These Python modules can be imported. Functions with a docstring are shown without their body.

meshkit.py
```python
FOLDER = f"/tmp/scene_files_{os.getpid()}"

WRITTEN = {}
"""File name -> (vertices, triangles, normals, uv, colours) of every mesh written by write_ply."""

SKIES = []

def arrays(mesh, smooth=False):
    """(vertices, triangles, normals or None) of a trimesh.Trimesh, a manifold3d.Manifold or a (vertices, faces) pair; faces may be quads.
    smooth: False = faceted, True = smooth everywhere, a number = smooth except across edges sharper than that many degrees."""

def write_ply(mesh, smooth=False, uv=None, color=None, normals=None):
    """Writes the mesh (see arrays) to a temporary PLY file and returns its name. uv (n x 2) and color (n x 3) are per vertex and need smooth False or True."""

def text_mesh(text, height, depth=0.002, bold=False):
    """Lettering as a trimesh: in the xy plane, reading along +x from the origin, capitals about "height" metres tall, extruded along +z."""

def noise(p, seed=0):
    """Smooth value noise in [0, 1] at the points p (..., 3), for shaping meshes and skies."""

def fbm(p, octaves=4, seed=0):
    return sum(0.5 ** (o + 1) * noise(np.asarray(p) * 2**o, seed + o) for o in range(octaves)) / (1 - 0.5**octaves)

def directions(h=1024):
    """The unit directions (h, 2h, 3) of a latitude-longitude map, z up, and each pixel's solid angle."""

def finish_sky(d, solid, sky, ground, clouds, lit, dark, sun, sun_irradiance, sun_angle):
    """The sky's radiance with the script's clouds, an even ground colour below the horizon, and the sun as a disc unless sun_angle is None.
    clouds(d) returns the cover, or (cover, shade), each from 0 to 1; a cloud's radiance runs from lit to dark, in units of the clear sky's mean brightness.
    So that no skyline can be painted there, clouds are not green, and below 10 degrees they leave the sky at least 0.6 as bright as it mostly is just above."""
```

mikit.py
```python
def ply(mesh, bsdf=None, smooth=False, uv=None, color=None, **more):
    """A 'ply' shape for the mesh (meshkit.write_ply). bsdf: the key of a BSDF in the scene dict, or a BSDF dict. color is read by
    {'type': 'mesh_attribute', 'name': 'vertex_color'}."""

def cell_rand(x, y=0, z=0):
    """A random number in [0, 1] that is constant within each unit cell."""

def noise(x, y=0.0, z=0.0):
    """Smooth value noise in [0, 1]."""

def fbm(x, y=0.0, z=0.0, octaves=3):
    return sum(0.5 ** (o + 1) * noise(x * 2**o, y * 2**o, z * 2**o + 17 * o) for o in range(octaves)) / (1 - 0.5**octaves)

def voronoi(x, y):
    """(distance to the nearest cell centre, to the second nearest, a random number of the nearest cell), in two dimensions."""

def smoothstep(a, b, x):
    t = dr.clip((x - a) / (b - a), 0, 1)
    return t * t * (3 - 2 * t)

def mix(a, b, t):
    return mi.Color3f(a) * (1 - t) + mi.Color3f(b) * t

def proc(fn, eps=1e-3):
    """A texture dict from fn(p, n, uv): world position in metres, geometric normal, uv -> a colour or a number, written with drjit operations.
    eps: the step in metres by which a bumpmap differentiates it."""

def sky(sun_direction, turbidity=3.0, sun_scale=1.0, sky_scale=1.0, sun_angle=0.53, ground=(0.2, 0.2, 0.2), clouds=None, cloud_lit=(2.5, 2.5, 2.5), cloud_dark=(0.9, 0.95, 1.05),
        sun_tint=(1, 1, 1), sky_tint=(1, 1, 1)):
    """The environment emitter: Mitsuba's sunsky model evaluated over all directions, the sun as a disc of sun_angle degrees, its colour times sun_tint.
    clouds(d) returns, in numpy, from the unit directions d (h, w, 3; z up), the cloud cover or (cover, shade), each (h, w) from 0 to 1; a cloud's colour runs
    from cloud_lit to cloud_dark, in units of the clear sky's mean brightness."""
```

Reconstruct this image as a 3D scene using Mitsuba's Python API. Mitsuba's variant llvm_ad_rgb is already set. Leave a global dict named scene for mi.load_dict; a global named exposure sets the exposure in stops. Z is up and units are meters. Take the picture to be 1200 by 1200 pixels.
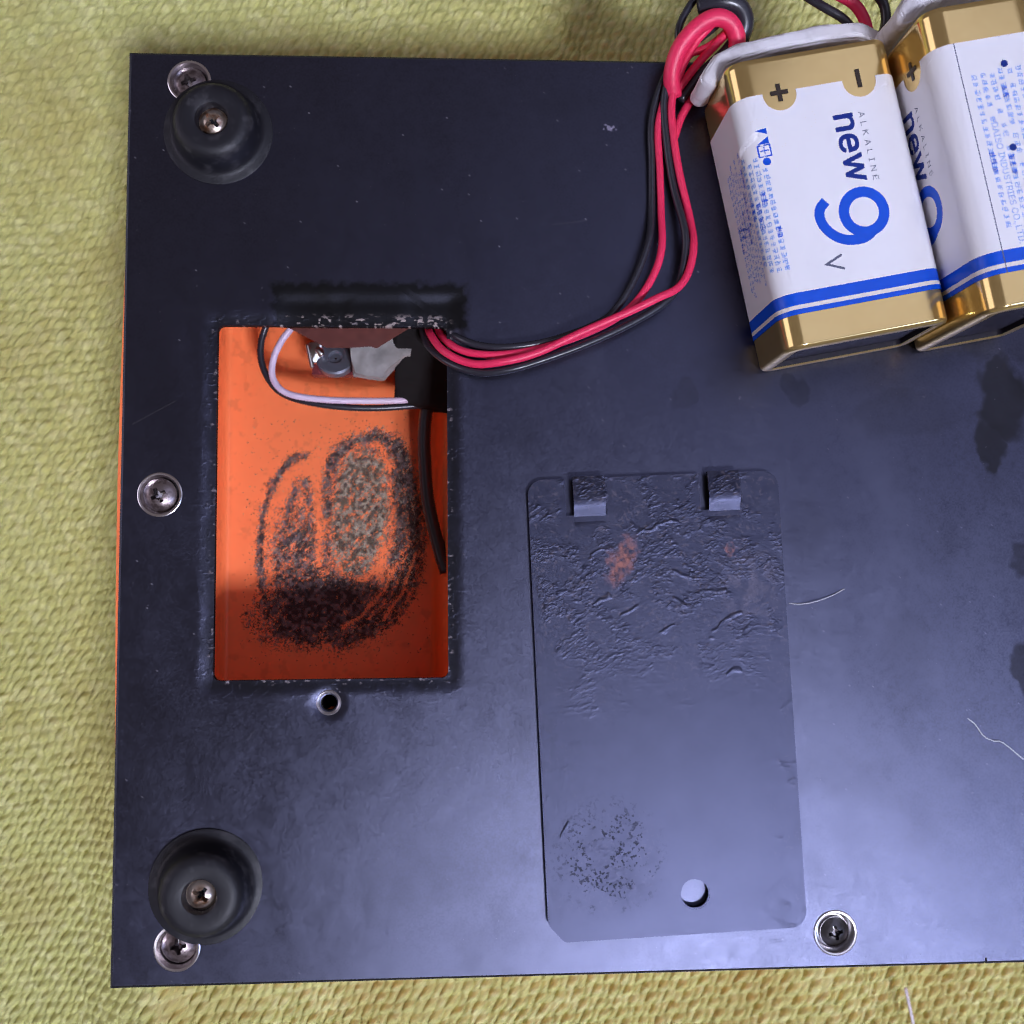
import math, random
import numpy as np, trimesh, manifold3d as m3, shapely
from shapely.geometry import Polygon, LineString, Point, box as sbox
from shapely.ops import unary_union
from shapely import affinity
import mitsuba as mi, drjit as dr
import mikit, meshkit
from mikit import noise, fbm, voronoi, smoothstep, mix, cell_rand

T = mi.ScalarTransform4f
random.seed(7)
rng = np.random.default_rng(7)
scene, labels = {}, {}
S, D = 0.001, 48.0          # the builders below work in millimetres: x right, y up the picture, z up, z = 0 on the plate, the cloth at z = -D

def W(p):
    p = np.asarray(p, float) * S
    p[..., 2] += D * S
    return p

# ---------------------------------------------------------------- camera, lamps, exposure
CAM = np.array([57.401, -92.541, 166.127])
FWD = np.array([0.04878145, 0.07438092, -0.99603607])
UP = np.array([0.00561941, 0.99718706, 0.07474209])
scene['camera'] = {'type': 'thinlens', 'fov': 2 * math.degrees(math.atan(600 / 1150)), 'fov_axis': 'x', 'near_clip': 0.002, 'far_clip': 20.0,
                   'aperture_radius': 0.0007, 'focus_distance': 0.162,
                   'to_world': T().look_at(origin=W(CAM).tolist(), target=W(CAM + 100 * FWD).tolist(), up=UP.tolist())}
exposure = 0.0

def lamp(key, centre, towards, half_w, half_h, radiance, roll=0):
    """A flat glowing panel: half sizes and centre in metres from the middle of the plate."""
    scene[key] = {'type': 'rectangle', 'to_world': T().look_at(origin=centre, target=towards, up=[0, 0, 1] if abs(centre[0]) > abs(centre[2]) else [0, 1, 0]) @ T().rotate([0, 0, 1], roll) @ T().scale([half_w, half_h, 1]),
                  'emitter': {'type': 'area', 'radiance': {'type': 'rgb', 'value': radiance}}}

MID = [0.075, -0.09, D * S]
# unseen ceiling lamp beyond the lower edge for shadows and sheen, unseen panel at right
lamp('unseen_ceiling_lamp', [MID[0] + 0.38, MID[1] - 0.74, MID[2] + 1.25], MID, 0.12, 0.10, [116, 119, 147])
lamp('unseen_light_panel', [MID[0] + 1.10, MID[1] - 0.66, MID[2] + 1.20], MID, 0.20, 0.20, [3.8, 5.0, 8.8])
# two dimmer unseen panels, for the battery side and for gold and plate reflections
lamp('unseen_light_panel_001', [MID[0] - 1.45, MID[1] + 0.10, MID[2] + 0.50], MID, 0.55, 0.40, [1.6, 1.45, 1.8])
lamp('unseen_light_panel_002', [MID[0] + 0.56, MID[1] + 0.26, MID[2] + 1.25], MID, 0.38, 0.55, [0.66, 0.68, 1.0], 37)
labels['unseen_ceiling_lamp'] = {'label': 'unseen ceiling lamp panel beyond the lower edge, placed for the shadows and lower sheen', 'category': 'lamp'}
labels['unseen_light_panel'] = {'label': 'unseen bright panel beyond the right edge, placed to light the right side bluish', 'category': 'unseen_panel'}
labels['unseen_light_panel_001'] = {'label': 'unseen dim panel low beyond the left edge, placed to light the battery side', 'category': 'unseen_panel'}
labels['unseen_light_panel_002'] = {'label': 'unseen dim panel beyond the upper right, placed for the gold and plate reflections', 'category': 'unseen_panel'}
scene['room_light'] = {'type': 'constant', 'radiance': {'type': 'rgb', 'value': [0.115, 0.092, 0.095]}}

# ---------------------------------------------------------------- materials
def principled(color, rough, spec=0.5, **more):
    c = color if isinstance(color, dict) else {'type': 'rgb', 'value': list(color)}
    return {'type': 'principled', 'base_color': c, 'roughness': rough, 'specular': spec, **more}

def mat(key, bsdf, bump=None, eps=6e-5, scale=1.0):
    if bump is not None:
        bsdf = {'type': 'bumpmap', 'arbitrary': mikit.proc(bump, eps=eps), 'scale': scale, 'bsdf': bsdf}
    scene[key] = {'type': 'twosided', 'bsdf': bsdf}

def mm(p):
    return p.x * 1000.0, p.y * 1000.0, p.z * 1000.0 - D

def seg(x, y, a, b):
    """distance to the segment a-b"""
    dx, dy = b[0] - a[0], b[1] - a[1]
    t = dr.clip(((x - a[0]) * dx + (y - a[1]) * dy) / (dx * dx + dy * dy), 0, 1)
    return dr.sqrt(dr.square(x - a[0] - t * dx) + dr.square(y - a[1] - t * dy))

# dark matt smears on the plate: centre, half sizes
SMEARS = [(152.0, -60.5, 5.2, 7.2, .95), (149.5, -69, 3.0, 5.0, .85), (156.0, -88.5, 3.2, 4.5, .6), (155.0, -108.5, 3.0, 5.5, .75), (152.0, -50.5, 6, 4, .45),
          (134, -63.5, 10, 4.5, .18), (115, -58.5, 3, 2.6, .35), (95, -60, 2.4, 3.0, .25)]

def smear(x, y):
    out = mi.Float(0)
    wx = x + 3.0 * (noise(x * .25, y * .25, 3) - .5) + 1.2 * (noise(x * .9, y * .9, 5) - .5)
    wy = y + 3.0 * (noise(x * .25, y * .25, 9) - .5) + 1.2 * (noise(x * .9, y * .9, 8) - .5)
    for cx, cy, rx, ry, k in SMEARS:
        d = dr.sqrt(dr.square((wx - cx) / rx) + dr.square((wy - cy) / ry))
        out = dr.maximum(out, k * (1 - smoothstep(.78, 1.12, d)))
    return out

def specks(x, y, size, amount):
    f, s, r = voronoi(x / size, y / size)
    return dr.select(r < amount, 1 - smoothstep(.015, .05, f), 0.0)

def hatch_dist(x, y):
    dx = dr.maximum(15.7 - x, x - 54.6)
    dy = dr.maximum(y + 48.0, -107.9 - y)
    return dr.sqrt(dr.square(dr.maximum(dx, 0)) + dr.square(dr.maximum(dy, 0)))

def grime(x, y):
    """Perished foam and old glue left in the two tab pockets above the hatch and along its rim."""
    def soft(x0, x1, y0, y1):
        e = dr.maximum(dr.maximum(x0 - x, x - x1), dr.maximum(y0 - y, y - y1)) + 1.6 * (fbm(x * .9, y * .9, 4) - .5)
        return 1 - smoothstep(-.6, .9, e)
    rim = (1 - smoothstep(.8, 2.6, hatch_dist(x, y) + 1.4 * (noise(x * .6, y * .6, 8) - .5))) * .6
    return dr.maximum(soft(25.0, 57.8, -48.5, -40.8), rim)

def paint_color(p, n, uv):
    x, y, z = mm(p)
    base = mix((.009, .009, .013), (.014, .014, .020), fbm(x * .35, y * .35, 1))
    sp = dr.maximum(specks(x + .7 * y, y, 4.5, .16), .8 * specks(x, y - .4 * x, 2.6, .10))
    base = mix(base, (.32, .30, .34), .6 * sp)
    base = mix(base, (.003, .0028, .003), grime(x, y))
    near = hatch_dist(x, y)
    worn_glints = (1 - smoothstep(.3, 1.2, near)) * smoothstep(.66, .76, fbm(x * 1.1, y * 1.6, 7, 4))
    base = mix(base, (.30, .26, .27), worn_glints * .7)  # worn edge paint, with a few glints painted in pale
    lip = smoothstep(-48.6, -47.9, y) * (1 - smoothstep(-47.2, -45.6, y)) * smoothstep(24, 27, x) * (1 - smoothstep(53, 56, x))
    base = mix(base, (.46, .38, .36), .75 * lip * smoothstep(.62, .72, fbm(x * 1.1 + 3, y * 1.9, 2, 4)))  # pale chips on the upper lip, glints painted in
    scr = 1 - smoothstep(.03, .14, dr.minimum(seg(x, y, (1.8, -65.0), (8.8, -61.1)), dr.minimum(seg(x, y, (73, -30), (79, -29.2)), dr.minimum(seg(x, y, (27.2, -124.2), (26.4, -126.0)), dr.minimum(seg(x, y, (21.5, -117.5), (22.6, -116.2)), seg(x, y, (100.2, -51.4), (102.0, -50.6)))))))
    base = mix(base, (.08, .075, .075), scr * .45)
    blob = 1 - smoothstep(.5, 1.0, dr.sqrt(dr.square((x - 83.4) / 1.0) + dr.square((y + 12.6) / .8)) + 1.2 * (noise(x * 2.2, y * 2.2) - .5))
    return mix(base, (.44, .4, .54), blob * .8)

def paint_alpha(p, n, uv):
    x, y, z = mm(p)
    wipe = fbm(x * .16 + y * .05, y * .045 - x * .02, 9, 4)
    return .185 + .03 * (fbm(x * .06, y * .06, 4) - .5) + .05 * (wipe - .5) + .035 * (fbm(x * .9, y * .9, 2, 4) - .5) + .03 * (noise(x * 4, y * 4, 3) - .5)

def paint_matt_share(p, n, uv):
    x, y, z = mm(p)
    dust = smoothstep(.45, .8, fbm(x * .12 + 4, y * .12, 6, 4))
    return dr.clip(.14 * dust + .92 * smear(x, y) + .9 * grime(x, y), 0, 1)

def paint_bump(p, n, uv):
    x, y, z = mm(p)
    near = 1 - smoothstep(.5, 4.5, hatch_dist(x, y))
    return 1e-6 * (4.2 * noise(x * 2.2, y * 2.2, z * 2) + 2.2 * noise(x * 5, y * 5, z * 5) + 16 * noise(x * .35, y * .35, 3) + 30 * noise(x * .08, y * .08, 7) + 8 * specks(x + .7 * y, y, 4.5, .10) + near * (10 * noise(x * .9, y * .9, z + 2) + 24 * smoothstep(.70, .8, noise(x * 1.5, y * 2.1, z + 7))))

def satin(colour, alpha, sheen):
    return {'type': 'blendbsdf', 'weight': 0.5, 'a': {'type': 'diffuse', 'reflectance': colour},
            'b': {'type': 'roughconductor', 'material': 'none', 'distribution': 'beckmann', 'alpha': alpha, 'specular_reflectance': {'type': 'rgb', 'value': sheen}}}
scene['paint_gloss'] = satin(mikit.proc(paint_color), mikit.proc(paint_alpha), [.150, .160, .245])
scene['paint_matt'] = principled(mikit.proc(paint_color), .58, .16)
mat('black_paint', {'type': 'blendbsdf', 'weight': mikit.proc(paint_matt_share), 'a': {'type': 'ref', 'id': 'paint_gloss'}, 'b': {'type': 'ref', 'id': 'paint_matt'}}, paint_bump)

# the loose cover: the same paint, wrinkled, blistered and rusting
WRINKLES = [((87.2, -83.7), (93.1, -82.0)), ((92.6, -90.1), (94.2, -91.3)), ((94.2, -91.3), (97.6, -91.6)), ((96.3, -94.2), (101.2, -93.5)), ((92.5, -94.8), (94.8, -96.3)), ((84.1, -97.3), (86.3, -95.9)),
            ((90.5, -100.6), (92.7, -99.6)), ((101.2, -98.5), (104.1, -97.8)), ((101.2, -107.8), (103.6, -107.1)), ((79.4, -95.9), (81.9, -94.3)), ((99.5, -100.5), (100.6, -98.9)), ((79, -87.5), (80.6, -86.4)), ((104.5, -101.3), (105.8, -99.8)), ((73.2, -134), (74.4, -131.5))]

def cover_damage(x, y):
    top = smoothstep(-117, -98, y + 10 * (noise(x * .16, y * .16, 2) - .5))
    low = (1 - smoothstep(5, 11, dr.sqrt(dr.square(x - 81.5) + dr.square(y + 137.5)))) * .55
    left = (1 - smoothstep(0, 12, x - 70)) * .5
    right = (1 - smoothstep(1.5, 5.5, 112.5 - x + (y + 112) * .05)) * .5
    return dr.clip(dr.maximum(dr.maximum(top, low), dr.maximum(left * smoothstep(.42, .62, fbm(x * .5, y * .4, 5, 4)), right * smoothstep(.45, .62, fbm(x * .6 + .2 * y, y * .5, 6, 4)))), 0, 1)

def rust(x, y):
    d = dr.sqrt(dr.square((x - 84.2 - .25 * (y + 88)) / 2.5) + dr.square((y + 88.6) / 4.0)) + 1.1 * (fbm(x * .7, y * .7, 3) - .5)
    e = dr.sqrt(dr.square(x - 102.6) + dr.square(y + 86.9)) / 1.1 + .8 * (noise(x * 2, y * 2) - .5)
    return dr.maximum(1 - smoothstep(.25, 1.2, d), .75 * (1 - smoothstep(.5, 1.1, e)))

def cover_color(p, n, uv):
    x, y, z = mm(p)
    dmg = cover_damage(x, y)
    base = mix((.008, .008, .012), (.022, .021, .026), dmg * smoothstep(.40, .7, fbm(x * .8, y * .8, 2, 4)))
    base = mix(base, (.22, .17, .16), .35 * dmg * smoothstep(.74, .84, noise(x * 2.7 + .9 * y, y * 2.7 - .7 * x, 6)))
    base = mix(base, (.62, .22, .11), rust(x, y) * .95 * smoothstep(.15, .7, fbm(x * 1.3, y * 1.3, 5)))
    tan = (1 - smoothstep(2, 7, dr.sqrt(dr.square(x - 105.5) + dr.square((y + 93) * .8)))) * smoothstep(.4, .7, fbm(x * .8, y * .8, 8))
    base = mix(base, (.20, .165, .175), tan * .4)
    pits = (1 - smoothstep(4, 11, dr.sqrt(dr.square(x - 81.0) + dr.square(y + 137.5)))) * smoothstep(.52, .72, fbm(x * 2.3 + .9 * y, y * 2.3 - .8 * x, 4, 3)) * smoothstep(.38, .62, fbm(x * .5, y * .5, 2))
    return mix(base, (.006, .006, .008), pits)

def cover_alpha(p, n, uv):
    x, y, z = mm(p)
    dmg = cover_damage(x, y)
    pits = (1 - smoothstep(4, 11, dr.sqrt(dr.square(x - 81.0) + dr.square(y + 137.5)))) * smoothstep(.52, .72, fbm(x * 2.3 + .9 * y, y * 2.3 - .8 * x, 4, 3)) * smoothstep(.38, .62, fbm(x * .5, y * .5, 2))
    return dr.clip(.19 + .03 * (fbm(x * .25, y * .25, 1) - .5) + .07 * dmg * fbm(x * .6, y * .6, 3) + .25 * rust(x, y) + .3 * pits, .05, 1)

def cover_bump(p, n, uv):
    x, y, z = mm(p)
    dmg = cover_damage(x, y)
    a, b = x * .82 + y * .57, y * .82 - x * .57
    ridge = smoothstep(.66, .82, noise(a * .9, b * 2.4, 1)) + .55 * smoothstep(.64, .8, noise(a * 1.8 + 9, b * 3.6, 4)) + .6 * smoothstep(.68, .8, noise(x * 2.4, y * 2.4, 9))
    keep = smoothstep(.47, .62, fbm(x * .30 + .1 * y, y * .30, 7))
    fine = fbm(a * 1.4, b * 2.6, 5, 3)
    dots = smoothstep(.70, .86, noise(x * 3.1 + 1.3 * y, y * 3.1 - 1.1 * x, 3))
    big = mi.Float(0)
    wx, wy = x + .9 * (noise(x * .8, y * .8, 1) - .5), y + .9 * (noise(x * .8, y * .8, 2) - .5)
    for s, e in WRINKLES:
        big = dr.maximum(big, 1 - smoothstep(.05, .42, seg(wx, wy, s, e)))
    return 1e-6 * (7 * noise(x * .4, y * .4) + 2.4 * noise(x * 2.6, y * 2.6, 4) + dmg * keep * (52 * ridge + 10 * fine + 30 * dots) + 80 * big)

mat('cover_paint', satin(mikit.proc(cover_color), mikit.proc(cover_alpha), [.088, .095, .155]), cover_bump)
mat('rubber', principled(mikit.proc(lambda p, n, uv: mix((.007, .007, .0105), (.034, .033, .038), smoothstep(.5, .8, fbm(p.x * 420, p.y * 420, p.z * 420, 4)))), .54, .45), lambda p, n, uv: 1e-6 * 9 * fbm(p.x * 2500, p.y * 2500, p.z * 2500, 3))
mat('hole_edge', principled((.4, .38, .4), .3, .5, metallic=.8))
mat('nickel', principled((.78, .75, .76), .26, .5, metallic=1.0), lambda p, n, uv: 1e-6 * 5 * fbm(p.x * 1800, p.y * 1800, p.z * 1800, 2))
mat('dull_steel', principled(mikit.proc(lambda p, n, uv: mix((.30, .25, .25), (.13, .10, .10), smoothstep(.35, .65, fbm(p.x * 1100, p.y * 1100, p.z * 1100)))), .34, .5, metallic=.9), lambda p, n, uv: 1e-6 * 12 * fbm(p.x * 1800, p.y * 1800, p.z * 1800, 2))
mat('rusty_steel', principled(mikit.proc(lambda p, n, uv: mix((.72, .60, .50), (.30, .15, .08), smoothstep(.42, .66, fbm(p.x * 700, p.y * 700, p.z * 700)))), .28, .5, metallic=.9), lambda p, n, uv: 1e-6 * 25 * fbm(p.x * 1400, p.y * 1400, p.z * 1400, 2))
mat('black_steel', principled((.10, .095, .10), .27, .5, metallic=.85), lambda p, n, uv: 1e-6 * 14 * fbm(p.x * 1600, p.y * 1600, p.z * 1600, 2))

def orange_color(p, n, uv):
    x, y, z = mm(p)
    c = mix((.94, .23, .075), (.88, .20, .065), fbm(x * .2, y * .2, z * .2))
    dirt = smoothstep(.62, .78, fbm(x * .5, y * .5, z * .5 + 3, 4)) * .18
    spot = 1 - smoothstep(.25, .6, dr.sqrt(dr.square(x - 14.5) + dr.square((y + 97.6) * 1.4)))
    return mix(mix(c, (.25, .06, .02), dirt), (.06, .02, .012), spot)
mat('orange_paint', principled(mikit.proc(orange_color), .42, .4), lambda p, n, uv: 1e-6 * (6 * noise(p.x * 1500, p.y * 1500, p.z * 1500) + 20 * noise(p.x * 200, p.y * 200, p.z * 200)))
mat('gold_foil', principled(mikit.proc(lambda p, n, uv: mix((.84, .63, .26), (.77, .55, .21), fbm(p.x * 300, p.y * 300, p.z * 300))), .15, .5, metallic=.86), lambda p, n, uv: 1e-6 * (14 * noise(p.x * 160, p.y * 160, p.z * 160) + .5 * noise(p.x * 4000, p.y * 4000, p.z * 4000)))
mat('gold_rim', principled((.86, .68, .42), .24, .5, metallic=1.0))
mat('paper', principled((.74, .74, .77), .36, .4))
mat('pale_line', principled((.70, .66, .62), .35, .4))
mat('blue_print', principled((.004, .075, .56), .34, .4))
mat('deep_blue_print', principled((.004, .022, .19), .34, .4))
mat('faint_print', principled((.17, .30, .72), .4, .4))
mat('grey_print', principled((.10, .11, .17), .4, .4))
mat('brown_print', principled((.035, .025, .018), .4, .4))
mat('dark_recess', principled((.012, .010, .016), .5, .3))
mat('dark_plastic', principled((.035, .03, .045), .4, .5))
mat('red_vinyl', principled((.74, .026, .095), .44, .5), lambda p, n, uv: 1e-6 * 5 * noise(p.x * 900, p.y * 900, p.z * 900))
mat('black_vinyl', principled((.022, .022, .03), .30, .55), lambda p, n, uv: 1e-6 * 5 * noise(p.x * 900, p.y * 900, p.z * 900))
mat('white_vinyl', principled((.62, .50, .62), .4, .5))
mat('grey_vinyl', principled(mikit.proc(lambda p, n, uv: mix((.66, .65, .68), (.50, .48, .50), smoothstep(.45, .75, fbm(p.x * 400, p.y * 400, p.z * 400, 4)))), .45, .4), lambda p, n, uv: 1e-6 * 30 * fbm(p.x * 500, p.y * 500, p.z * 500, 3))
mat('brown_board', principled(mikit.proc(lambda p, n, uv: mix((.12, .042, .034), (.085, .03, .026), noise(p.x * 900, p.y * 200, p.z * 900))), .38, .5))
mat('maroon_board', principled((.13, .018, .02), .4, .5))
mat('blue_grey_metal', principled((.24, .25, .30), .32, .5, metallic=.7))
mat('solder', principled((.75, .72, .66), .24, .5, metallic=1.0), lambda p, n, uv: 1e-6 * 60 * fbm(p.x * 900, p.y * 900, p.z * 900, 2))
mat('grey_felt', principled(mikit.proc(lambda p, n, uv: mix((.36, .34, .32), (.17, .16, .15), fbm(p.x * 600, p.y * 600, p.z * 600))), .8, .2), lambda p, n, uv: 1e-6 * 60 * fbm(p.x * 1500, p.y * 1500, p.z * 1500, 2))
mat('matt_black', principled((.012, .010, .010), .9, .15), lambda p, n, uv: 1e-6 * 160 * fbm(p.x * 900, p.y * 900, p.z * 900, 3))
mat('crumb_dark', principled(mikit.proc(lambda p, n, uv: mix((.045, .028, .028), (.17, .125, .125), smoothstep(.4, .7, noise(p.x * 1600, p.y * 1600, p.z * 1600)))), .6, .4))
mat('crumb_grey', principled(mikit.proc(lambda p, n, uv: mix((.13, .10, .065), (.44, .38, .28), smoothstep(.35, .7, noise(p.x * 1300, p.y * 1300, p.z * 1300)))), .6, .4))
mat('lint', principled((.62, .62, .66), .5, .3))

def cloth_color(p, n, uv):
    x, y, z = mm(p)
    c = mix((.455, .455, .15), (.535, .54, .225), fbm(x * .9, y * .9, 1))
    c = mix(c, (.66, .65, .34), .35 * smoothstep(.55, .8, noise(x * .5 + .2 * y, y * .6, 3)))
    fib = noise((x * .70 + y * .71) * .8, (y * .70 - x * .71) * 5.0, 2)
    c = c * (.82 + .36 * fib)
    return mix(c, (.40, .34, .11), .35 * smoothstep(.5, .75, fbm(x * .05, y * .05, 5)))
mat('cloth_weave', principled(mikit.proc(cloth_color), .85, .15, sheen=.4), lambda p, n, uv: 1e-6 * 90 * noise((p.x * .77 + p.y * .64) * 900, (p.y * .77 - p.x * .64) * 5500, p.z * 900))

# ---------------------------------------------------------------- mesh helpers (millimetres)
def arr(m):
    if hasattr(m, 'to_mesh'):
        k = m.to_mesh()
        return np.array(k.vert_properties[:, :3], float), np.array(k.tri_verts, int)
    if isinstance(m, tuple):
        v, f = np.asarray(m[0], float), np.asarray(m[1], int)
        if f.shape[1] == 4:
            f = np.vstack([f[:, [0, 1, 2]], f[:, [0, 2, 3]]])
        return v, f
    return np.array(m.vertices), np.array(m.faces)

def join(*ms):
    vs, fs, k = [], [], 0
    for m in ms:
        v, f = arr(m)
        vs.append(v); fs.append(f + k); k += len(v)
    return np.vstack(vs), np.vstack(fs)

used = set()
def key_for(name):
    k, i = name, 0
    while k in used:
        i += 1
        k = f'{name}_{i:03d}'
    used.add(k)
    return k

def add(name, mesh, bsdf, smooth=30, label=None, category=None, group=None, kind=None):
    k = key_for(name)
    v, f = arr(mesh)
    scene[k] = mikit.ply((W(v), f), bsdf, smooth)
    tag(k, label, category, group, kind)
    return k

def tag(k, label=None, category=None, group=None, kind=None):
    d = {n: v for n, v in dict(label=label, category=category, group=group, kind=kind).items() if v}
    if d:
        labels[k] = {**labels.get(k, {}), **d}

def smooth_path(pts, step=.6):
    """Catmull-Rom through the points, resampled."""
    p = np.asarray(pts, float)
    q = np.vstack([2 * p[0] - p[1], p, 2 * p[-1] - p[-2]])
    out = []
    for i in range(1, len(q) - 2):
        n = max(2, int(np.linalg.norm(q[i + 1] - q[i]) / step))
        t = (np.arange(n) / n)[:, None]
        a, b, c, d = q[i - 1], q[i], q[i + 1], q[i + 2]
        out.append(.5 * (2 * b + (c - a) * t + (2 * a - 5 * b + 4 * c - d) * t**2 + (3 * b - a - 3 * c + d) * t**3))
    out.append(p[-1:])
    return np.vstack(out)

def tube(pts, r, n=14, step=.6):
    p = smooth_path(pts, step)
    t = np.gradient(p, axis=0)
    t /= np.linalg.norm(t, axis=1, keepdims=True)
    a = np.zeros_like(t)
    ref = np.array([0, 0, 1.0]) if abs(t[0, 2]) < .9 else np.array([1.0, 0, 0])
    for i in range(len(p)):
        ref = ref - t[i] * (ref @ t[i]); ref /= np.linalg.norm(ref)
        a[i] = ref
    b = np.cross(t, a)
    ang = np.arange(n) * 2 * np.pi / n
    rr = np.broadcast_to(r, (len(p),))[:, None, None]
    v = (p[:, None] + rr * (np.cos(ang)[None, :, None] * a[:, None] + np.sin(ang)[None, :, None] * b[:, None])).reshape(-1, 3)
    i, j = np.meshgrid(np.arange(len(p) - 1), np.arange(n), indexing='ij')
    q = np.stack([i * n + j, i * n + (j + 1) % n, (i + 1) * n + (j + 1) % n, (i + 1) * n + j], -1).reshape(-1, 4)
    f = np.vstack([q[:, [0, 1, 2]], q[:, [0, 2, 3]]])
    k = len(v)
    v = np.vstack([v, p[:1], p[-1:]])
    m = (len(p) - 1) * n
    caps = [[k, (x + 1) % n, x] for x in range(n)] + [[k + 1, m + x, m + (x + 1) % n] for x in range(n)]
    return v, np.vstack([f, caps])

def lathe(profile, centre, n=64, tilt=None):
    """profile: (radius, z) points from the outside in; a surface of revolution about z."""
    pr = np.asarray(profile, float)
    ang = np.arange(n) * 2 * np.pi / n
    v = np.stack([pr[:, None, 0] * np.cos(ang), pr[:, None, 0] * np.sin(ang), np.broadcast_to(pr[:, None, 1], (len(pr), n))], -1).reshape(-1, 3)
    i, j = np.meshgrid(np.arange(len(pr) - 1), np.arange(n), indexing='ij')
    q = np.stack([i * n + j, i * n + (j + 1) % n, (i + 1) * n + (j + 1) % n, (i + 1) * n + j], -1).reshape(-1, 4)
    if tilt is not None:
        v = v @ tilt.T
    return v + np.asarray(centre, float), np.vstack([q[:, [0, 1, 2]], q[:, [0, 2, 3]]])

def rot(ax, deg):
    return trimesh.transformations.rotation_matrix(math.radians(deg), ax)[:3, :3]

def extrude(poly, h, z=0):
    polys = getattr(poly, 'geoms', [poly])
    out = []
    for g in polys:
        m = trimesh.creation.extrude_polygon(g, h, engine='earcut')
        m.apply_translation([0, 0, z])
        out.append(m)
    return join(*out)

def rrect(x0, y0, x1, y1, r, q=6):
    return sbox(x0 + r, y0 + r, x1 - r, y1 - r).buffer(r, quad_segs=q)

def man_ex(poly, h, z=0):
    contours = [np.array(poly.exterior.coords)[:-1]] + [np.array(i.coords)[:-1] for i in poly.interiors]
    return m3.CrossSection(contours, m3.FillRule.EvenOdd).extrude(h).translate([0, 0, z])

def man_box(x0, y0, z0, x1, y1, z1):
    return m3.Manifold.cube([x1 - x0, y1 - y0, z1 - z0]).translate([x0, y0, z0])

def hull_of(points, r, seg=20):
    return m3.Manifold.batch_hull([m3.Manifold.sphere(r, seg).translate(list(map(float, p))) for p in points])

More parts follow.
